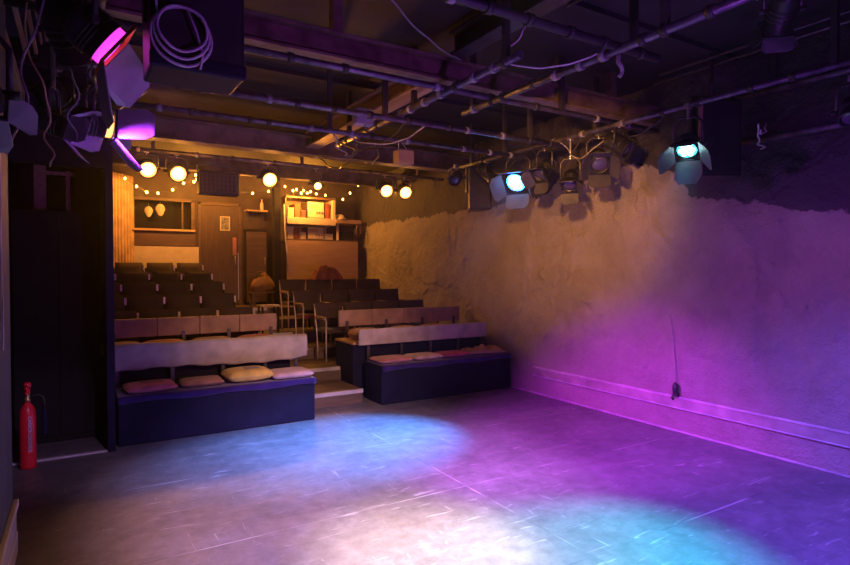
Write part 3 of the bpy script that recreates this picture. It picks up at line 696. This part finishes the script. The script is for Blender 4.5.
# grey hood seen edge-on at the side wall
lantern((-.26, 2.42, 2.17), (-.22, 2.8, 2.05), 3.08, 'grey hooded lantern hanging against the grey side wall', r=.05, L=.12, doors=True, flapm='flapgrey', doorlen=.12)

# floodlight with grille above the seating
fl = empty('hanging_floodlight', (1.50, 7.45, 2.70), 'dark grille-faced floodlight hanging between the amber lamps', 'floodlight')
MB().box((-.24, -.06, -.15), (.24, .10, .14)).build('housing', M['can'], fl, .01)
g = MB()
for k in range(9): g.box((-.21+k*.05, -.068, -.12), (-.19+k*.05, -.06, .11))
for k in range(5): g.box((-.22, -.068, -.12+k*.055), (.22, -.062, -.11+k*.055))
g.build('grille', M['steel'], fl)
MB().tube([(-.25, 0, 0), (-.25, 0, .2), (0, .02, .24), (.25, 0, .2), (.25, 0, 0)], .012).tube([(0, .03, .24), (0, .05, .34)], .014).build('yoke', M['steel'], fl)

# ------------------------------------------------------------------ speakers
def speaker(name, c, w, d, h, rz, label, hang, tp=.72):
    r = empty(name, (c[0], c[1], c[2]), label, 'speaker', None, rz)
    # cabinet with tapered sides
    pr = [(-w/2, -d/2), (w/2, -d/2), (w/2*tp, d/2), (-w/2*tp, d/2)]
    MB().add([(x, y, z) for z in (-h/2, h/2) for x, y in pr], [(3, 2, 1, 0), (4, 5, 6, 7), (0, 1, 5, 4), (1, 2, 6, 5), (2, 3, 7, 6), (3, 0, 4, 7)]).build('cabinet', M['blackgloss'], r, .012)
    MB().box((-w/2*.9, -d/2-.012, -h/2*.93), (w/2*.9, -d/2, h/2*.93)).build('grille', M['grille'], r, .006)
    MB().box((-w/2-.012, -.03, -.05), (-w/2+.03, .03, h/2+.06)).box((w/2-.03, -.03, -.05), (w/2+.012, .03, h/2+.06)).box((-w/2-.012, -.03, h/2+.05), (w/2+.012, .03, h/2+.062)).build('bracket', M['steel'], r)
    MB().tube([(0, 0, h/2+.05), (0, 0, hang-c[2])], .016).build('drop_rod', M['steel'], r)
    return r
sp1 = speaker('hanging_speaker', (.435, 2.66, 2.68), .375, .26, .50, math.radians(1), 'large black speaker with a coil of white cable hung on it', 3.48, 1.0)
for k, nm in enumerate(('corner_edge',)):
    MB().box((-.192, -.146, -.252), (.192, -.12, -.19)).build('lower_trim', M['panelblue'], sp1, .01)
coil = MB()
for q in range(3):
    coil.tube([(.115*math.cos(t*2*PI/28)*(1-.09*q), -.012*q+.006*math.sin(t*.9+q), .118*math.sin(t*2*PI/28)*(1-.12*q)+.012*q) for t in range(29)], .006, 7, False)
coil.tube([(.02, -.01, .11), (.05, -.02, .03), (.08, -.01, -.06), (.07, 0, -.12)], .005, 7).tube([(-.09, 0, .07), (-.10, 0, .18), (-.06, .01, .30)], .005, 7)
o = coil.build('cable_coil', M['whitecable'], loc=(.365, 2.505, 2.555)); tag(o, 'coil of white cable hung on the front of the large black speaker', 'cable')

sp2 = speaker('hanging_speaker', (4.64, 2.90, 2.71), .34, .34, .64, math.radians(-32), 'black speaker box behind the teal lamp on the plastered wall side', 3.46)
MB().box((-.190, -.20, -.32), (-.165, -.165, .32)).build('lit_edge', M['ply'], sp2)  # wood-toned strip painted in as the speaker's orange-lit edge
speaker('hanging_speaker', (4.50, 6.05, 2.68), .30, .30, .56, math.radians(-24), 'black speaker hanging between the amber pair and the blue lamp', 3.48)

# boxes and junctions
jb = MB().box((-.09, -.06, -.07), (.09, .06, .07)).build('hanging_box', M['ply'], loc=(2.82, 5.05, 2.75), bevel=.006); tag(jb, 'small orange-lit box hanging on two wires above the aisle', 'box')
MB().tube([(-.06, 0, .07), (-.10, -.08, .15)], .004, 5).tube([(.05, 0, .07), (-.08, -.08, .15)], .004, 5).build('wire', M['whitecable'], jb)
jb = MB().box((-.09, -.05, -.075), (.09, .05, .075)).build('hanging_box', mat('lilac_grey', (.42, .36, .42), .5), loc=(2.28, 4.86, 3.04), bevel=.006); tag(jb, 'pale junction box on the taped pipe beside the timber-faced beam', 'box')
MB().tube([(0, -.03, -.075), (.03, -.04, -.14), (.10, -.02, -.12)], .006, 6).build('lead', M['greycable'], jb)

# ------------------------------------------------------------------ loose cables
def sag(p0, p1, drop, n=26, wob=.02, sd=0):
    p0, p1 = V(p0), V(p1)
    return [p0.lerp(p1, i/n) + V((wob*noise.noise(V((i*.17, sd, 0))), wob*noise.noise(V((i*.17, sd, 5))), -drop*4*(i/n)*(1-i/n))) for i in range(n+1)]
def cable(p0, p1, drop, m, label, r=.006, wob=.03):
    o = MB().tube(sag(p0, p1, drop, sd=random.random()*50, wob=wob), r, 6).build('hanging_cable', M[m]); tag(o, label, 'cable', 'loose cables in the rig')
cable((1.0, 2.40, 2.99), (2.7, 2.42, 3.0), .0, 'greycable', 'thin grey cable lying along the black camera-end pipe')
cable((1.2, 2.9, 3.45), (2.6, 3.7, 3.26), .10, 'greycable', 'grey cable sagging under the ceiling towards the rusty beam')
cable((2.55, 2.85, 3.26), (2.40, 2.95, 2.98), .0, 'whitecable', 'short white cable dropping from steel beam to pipe', .006, .05)
cable((2.42, 2.95, 2.98), (2.80, 2.50, 2.97), .06, 'whitecable', 'white cable looping between two pipes over the stage', .006)
cable((2.80, 2.36, 2.98), (2.86, 2.38, 2.80), -.02, 'greycable', 'grey tail hanging at the pipe crossing over the stage', .014)
cable((2.35, 5.6, 2.97), (2.45, 4.3, 2.90), .16, 'rubber', 'black cable looping under the timber-faced beam', .009, .08)
cable((2.1, 4.97, 2.90), (2.7, 4.3, 2.92), .14, 'greycable', 'grey cable looping across two taped pipes at the aisle', .007, .10)
cable((2.0, 4.97, 2.90), (2.6, 5.6, 2.96), .17, 'greycable', 'grey cable tangle below the pale junction box', .007, .12)
cable((2.35, 4.97, 2.9), (2.55, 6.7, 3.02), .22, 'rubber', 'black cable drooping from the taped pipe towards the seats', .008, .1)
cable((2.6, 5.2, 2.93), (3.2, 6.7, 3.02), .14, 'rubber', 'black cable drooping above the aisle steps', .008, .1)
cable((4.25, 5.8, 2.94), (4.25, 4.9, 2.94), .18, 'rubber', 'black cable drooping from the wall pipe above the blue lamp', .008, .06)
cable((4.25, 4.7, 2.94), (4.25, 4.0, 2.94), .28, 'rubber', 'black cable drooping in the dark lantern cluster', .008, .08)
cable((4.22, 4.3, 2.94), (4.28, 3.7, 2.94), .22, 'greycable', 'grey cable drooping in the dark lantern cluster', .006, .08)
cable((4.24, 3.8, 2.94), (4.3, 3.1, 2.94), .12, 'rubber', 'black cable drooping behind the teal lamp', .008, .06)
cable((4.85, 2.55, 2.82), (4.66, 2.50, 2.72), .05, 'whitecable', 'white cable end curling off the wall-side speaker box', .007, .05)
cable((4.88, 2.6, 2.62), (4.66, 2.52, 2.78), .03, 'whitecable', 'second white cable end crossing the curl on the speaker box', .007, .05)
cable((-.10, 2.9, 2.93), (-.22, 2.7, 2.05), -.05, 'greycable', 'grey cable dangling beside the grey hooded lantern', .005, .06)
cable((-.08, 3.5, 2.92), (-.02, 3.6, 2.30), .02, 'greycable', 'grey cable dangling in front of the doorway head', .005, .08)
cable((-.16, 3.4, 2.9), (-.10, 3.7, 2.16), .06, 'batten', 'tan cable dangling in front of the doorway', .005, .10)
cable((.08, 3.6, 2.93), (.04, 3.7, 2.52), .05, 'rubber', 'black cable dangling onto the violet lantern', .006, .05)
cable((-.333, 3.5, 2.5), (-.333, 3.52, 1.2), 0, 'whitecable', 'thin pale cable running down the grey side wall', .004, .004)

# ------------------------------------------------------------------ fairy lights
bulbs = [(.64, 3.09), (.81, 2.98), (.96, 2.89), (1.13, 2.89), (1.35, 2.96), (1.53, 3.09), (1.69, 3.12), (1.74, 3.17), (1.80, 3.19), (1.78, 3.10), (1.83, 3.07), (1.88, 3.12), (1.72, 3.24), (1.89, 3.32), (1.87, 3.40), (2.16, 3.05), (2.42, 3.00), (2.70, 3.00), (2.98, 3.05), (3.30, 3.17), (3.44, 3.10), (3.52, 3.13), (3.60, 3.06), (3.66, 3.12), (3.72, 3.07), (3.80, 3.11), (3.90, 3.07), (4.10, 3.06), (4.45, 3.0), (4.62, 3.14), (4.78, 3.30), (4.83, 3.42), (4.90, 3.44)]
fs = empty('fairy_lights', (2.7, 10.45, 3.1), 'string of warm fairy lights draped across the back of the seating', 'string lights')
pts = [V((x-2.7, (.02 if i % 2 else -.02), z-3.1+.02)) for i, (x, z) in enumerate(bulbs)]
MB().tube(pts, .004, 5).build('wire', M['rubber'], fs)
for p in pts:
    MB().lathe([(.004, -.03), (.016, -.022), (.021, -.005), (.016, .008), (.008, .018)], Matrix.Translation(p), 10).build('bulb', M['bulb'], fs)
for x, z, e in ((.9, 2.9, 5), (1.5, 2.95, 6), (1.8, 3.0, 9), (2.5, 2.92, 6), (3.5, 3.02, 9), (3.8, 3.02, 9), (4.6, 3.1, .5)):
    pt('fairy_glow', (x, 10.38, z), (1, .36, .045), e*4.8, .05)

# ------------------------------------------------------------------ fire extinguisher
fe = empty('fire_extinguisher', (-.375, 5.58, 0), 'red fire extinguisher with a black horn standing beside the dark doorway', 'fire extinguisher')
MB().lathe([(.045, 0), (.056, .006), (.058, .03), (.058, .43), (.054, .47), (.040, .505), (.024, .525), (.022, .54)], n=26).build('cylinder', M['red'], fe)
MB().lathe([(.024, .54), (.024, .565), (.018, .57), (.018, .60), (.022, .605), (.022, .62)], n=16).build('valve', M['brass'], fe)
MB().tube([(-.01, .03, .60), (-.005, -.02, .63), (0, -.09, .62)], .010).tube([(-.01, .02, .63), (0, -.03, .67), (0, -.10, .665)], .010).box((-.018, -.03, .61), (.018, .03, .66)).build('carry_handle', M['red'], fe, .004)
MB().lathe([(.014, .655), (.026, .66), (.026, .69), (.014, .70)], n=14).build('valve_cap', M['red'], fe)
MB().tube([(.02, 0, .585), (.07, 0, .59), (.105, -.01, .575), (.115, -.012, .53), (.115, -.012, .47)], .008).build('hose', M['rubber'], fe)
MB().lathe([(.013, .47), (.017, .46), (.019, .38), (.026, .27), (.028, .265)], Matrix.Translation((.115, -.012, 0)), 16).build('horn', M['panelblue'], fe)
fwd = V((0.0, 0, 0))-V((-.375, 5.58, 0)); ang = math.atan2(fwd.y, fwd.x)+.35
def lab(u, v):
    a = ang-.45+.62*u; return V((math.cos(a)*.0592, math.sin(a)*.0592, .16+.25*v))
lb = MB().grid(lab, 10, 4).build('label_panel', mat('label_red', (.50, .02, .04), .4), fe)
tx = bpy.data.curves.new('label_text', 'FONT'); tx.body = 'CARBON DIOXIDE'; tx.size = .036; tx.extrude = .0006; tx.align_x = 'CENTER'; tx.align_y = 'CENTER'
to = bpy.data.objects.new('label_text', tx); COL.objects.link(to); to.parent = lb; tx.materials.append(M['labelblue'])
a = ang-.14
nx_ = V((math.cos(a), math.sin(a), 0)); up = V((0, 0, -1)); yv = nx_.cross(up)
mt = Matrix((up, yv, nx_)).transposed().to_4x4(); mt.translation = nx_*.0602+V((0, 0, .285)); to.matrix_local = mt
tx.space_character = .95
bpy.context.view_layer.update()
tm = bpy.data.meshes.new_from_object(to.evaluated_get(bpy.context.evaluated_depsgraph_get())); tm.materials.clear(); tm.materials.append(M['labelblue'])
tn = bpy.data.objects.new('lettering', tm); COL.objects.link(tn); tn.parent = lb; tn.matrix_local = mt
bpy.data.objects.remove(to)

# ------------------------------------------------------------------ doorway contents
pl = empty('stage_flat', (-.20, 6.6, 0), 'timber stage flat frame leaning in the dark doorway', 'stage flat')
MB().box((-.17, 0, 0), (-.07, .03, 2.62)).build('stile', M['carcase'], pl, .004)
MB().box((.09, 0, 0), (.13, .03, 2.58)).build('stile', M['carcase'], pl, .004)
MB().box((-.07, -.03, 2.53), (.16, -.001, 2.565)).build('cross_bar', M['carcase'], pl)

dark_block = empty('cabinet', (-.20, 6.30, 0), 'added black block deepening the shade in the doorway', 'cabinet')  # made-up dark block, put where the lower doorway is only shaded
MB().box((-.33, 0, 0), (.36, .22, 2.16)).build('body', M['black'], dark_block, .006)
MB().box((-.32, -.018, .06), (.02, 0, 2.12)).build('door', M['black'], dark_block, .004)
MB().box((.03, -.018, .06), (.35, 0, 2.12)).build('door', M['black'], dark_block, .004)
# ------------------------------------------------------------------ wall trunking, plug, marks
tr = empty('cable_trunking', (5.068, 2.2, .24), 'painted cable trunking running along the foot of the plastered wall', 'trunking')
MB().box((-.022, -3.6, 0), (-.0, 3.36, .105)).build('casing', mat('trunking_plaster', (.33, .285, .24), .55, bump=.3, bscale=30), tr, .006)
MB().box((-.032, -3.6, .100), (.0, 3.37, .118)).build('lid', mat('trunking_lid', (.50, .45, .42), .45, bump=.2), tr, .004)
MB().box((-.028, -3.6, -.004), (.0, 3.37, .006)).build('lip', M['nosing'], tr, .002)
struct(MB().box((5.045, -2, 0), (5.068, 5.99, .022)).build('trim_2', mat('wall_foot', (.40, .36, .35), .5, bump=.3), bevel=.008))
pg = empty('cable_plug', (5.015, 3.48, .37), 'black plug and socket hanging on the plastered wall above the trunking', 'plug')
MB().lathe([(.012, .02), (.026, .03), (.028, .09), (.020, .115), (.008, .13)], n=14).build('plug_body', M['rubber'], pg)
MB().tube([(0, 0, .03), (-.01, .02, .0), (.0, .04, -.03), (.01, .03, -.05)], .007, 6).box((-.015, -.03, -.01), (.02, .02, .025)).build('tail', M['rubber'], pg)
MB().tube([(.01, 0, .12), (.03, .02, .3), (.035, .05, .55), (.03, .09, .8)], .004, 6).build('lead', M['greycable'], pg)

# ------------------------------------------------------------------ light
spot('magenta_beam', ahead(P1, A1, .09), (3.95, 3.8, 0), (.58, .03, 1), 2700, 43, 1.0, .05)
spot('warm_beam', ahead(P2, A2, .09), A2, (1, .37, .065), 240, 46, 1.0, .05)
spot('raking_fill', (1.5, 1.9, 2.5), (5.05, 4.85, 2.22), (1, .42, .11), 720, 38, 1.0, .05)  # added spot without a lantern, rakes the plaster to show its relief
spot('violet_beam', ahead(P3, A3, .08), A3, (.46, .05, 1), 620, 56, .9, .05)
spot('blue_beam', ahead(P4, A4, .09), (2.2, 4.85, 0), (.06, .27, 1), 4200, 42, 1.0, .06)
spot('teal_beam', ahead(P5, A5, .08), (2.4, 2.05, 0), (.0, .62, .75), 1400, 42, 1.0, .06)
spot('white_beam', (1.2, 1.2, 3.0), (1.66, 2.70, 0), (1, .78, .48), 2400, 28, 1.0, .06)
spot('indigo_beam', (1.6, .2, 3.1), (4.0, 1.5, 0), (.14, .08, 1), 2200, 56, 1.0, .06)
spot('lilac_fill', (1.3, .0, 3.2), (1.75, 3.2, 0), (.58, .36, .95), 3600, 46, 1.0, .1)  # unseen fill spot added to brighten the floor between the pools
spot('bench_fill', (2.0, -.4, 3.1), (2.4, 6.4, .75), (1, .50, .20), 950, 30, 1.0, .1)  # added off-frame spot to warm the benches and cushions
spot('rig_fill', (1.9, .2, 1.2), (2.3, 4.4, 3.3), (.45, .07, 1), 135, 112, 1.0, .15)  # added low spot with no lantern, tints the rig purple from below
spot('beam_fill', (2.62, 7.25, 2.72), (2.42, 4.9, 3.12), AMB, 110, 34, 1.0, .06)  # added upward spot to turn the long beam's underside orange
spot('beam_fill', (1.0, 7.2, 2.76), (1.4, 3.8, 3.09), AMB, 120, 30, 1.0, .06)  # second added spot, for the stage beam and pipes
spot('doorway_fill', (1.0, .3, 3.1), (-.2, 5.5, .3), (.75, .42, .9), 300, 16, 1.0, .1)  # unseen fill added to brighten the extinguisher beside the doorway
for x, z, r, lab in amb:
    if r > .06: pt('amber_spill', (x, 7.28, z), AMB, 5 if x < 3 else 1.5, .06)
w = bpy.data.worlds.new('world'); S.world = w; w.use_nodes = True
w.node_tree.nodes['Background'].inputs[0].default_value = (.30, .22, .55, 1); w.node_tree.nodes['Background'].inputs[1].default_value = .012

S.view_settings.view_transform = 'Standard'; S.view_settings.look = 'None'; S.view_settings.gamma = 1; S.view_settings.use_curve_mapping = False
S.view_settings.exposure = 0.0
S.cycles.max_bounces = 6; S.cycles.diffuse_bounces = 3; S.cycles.glossy_bounces = 3
S.cycles.sample_clamp_indirect = 4.0

wn = w.node_tree.nodes; vs = wn.new('ShaderNodeVolumeScatter'); vs.inputs['Density'].default_value = .0035; vs.inputs['Anisotropy'].default_value = .86
w.node_tree.links.new(vs.outputs[0], wn['World Output'].inputs['Volume'])
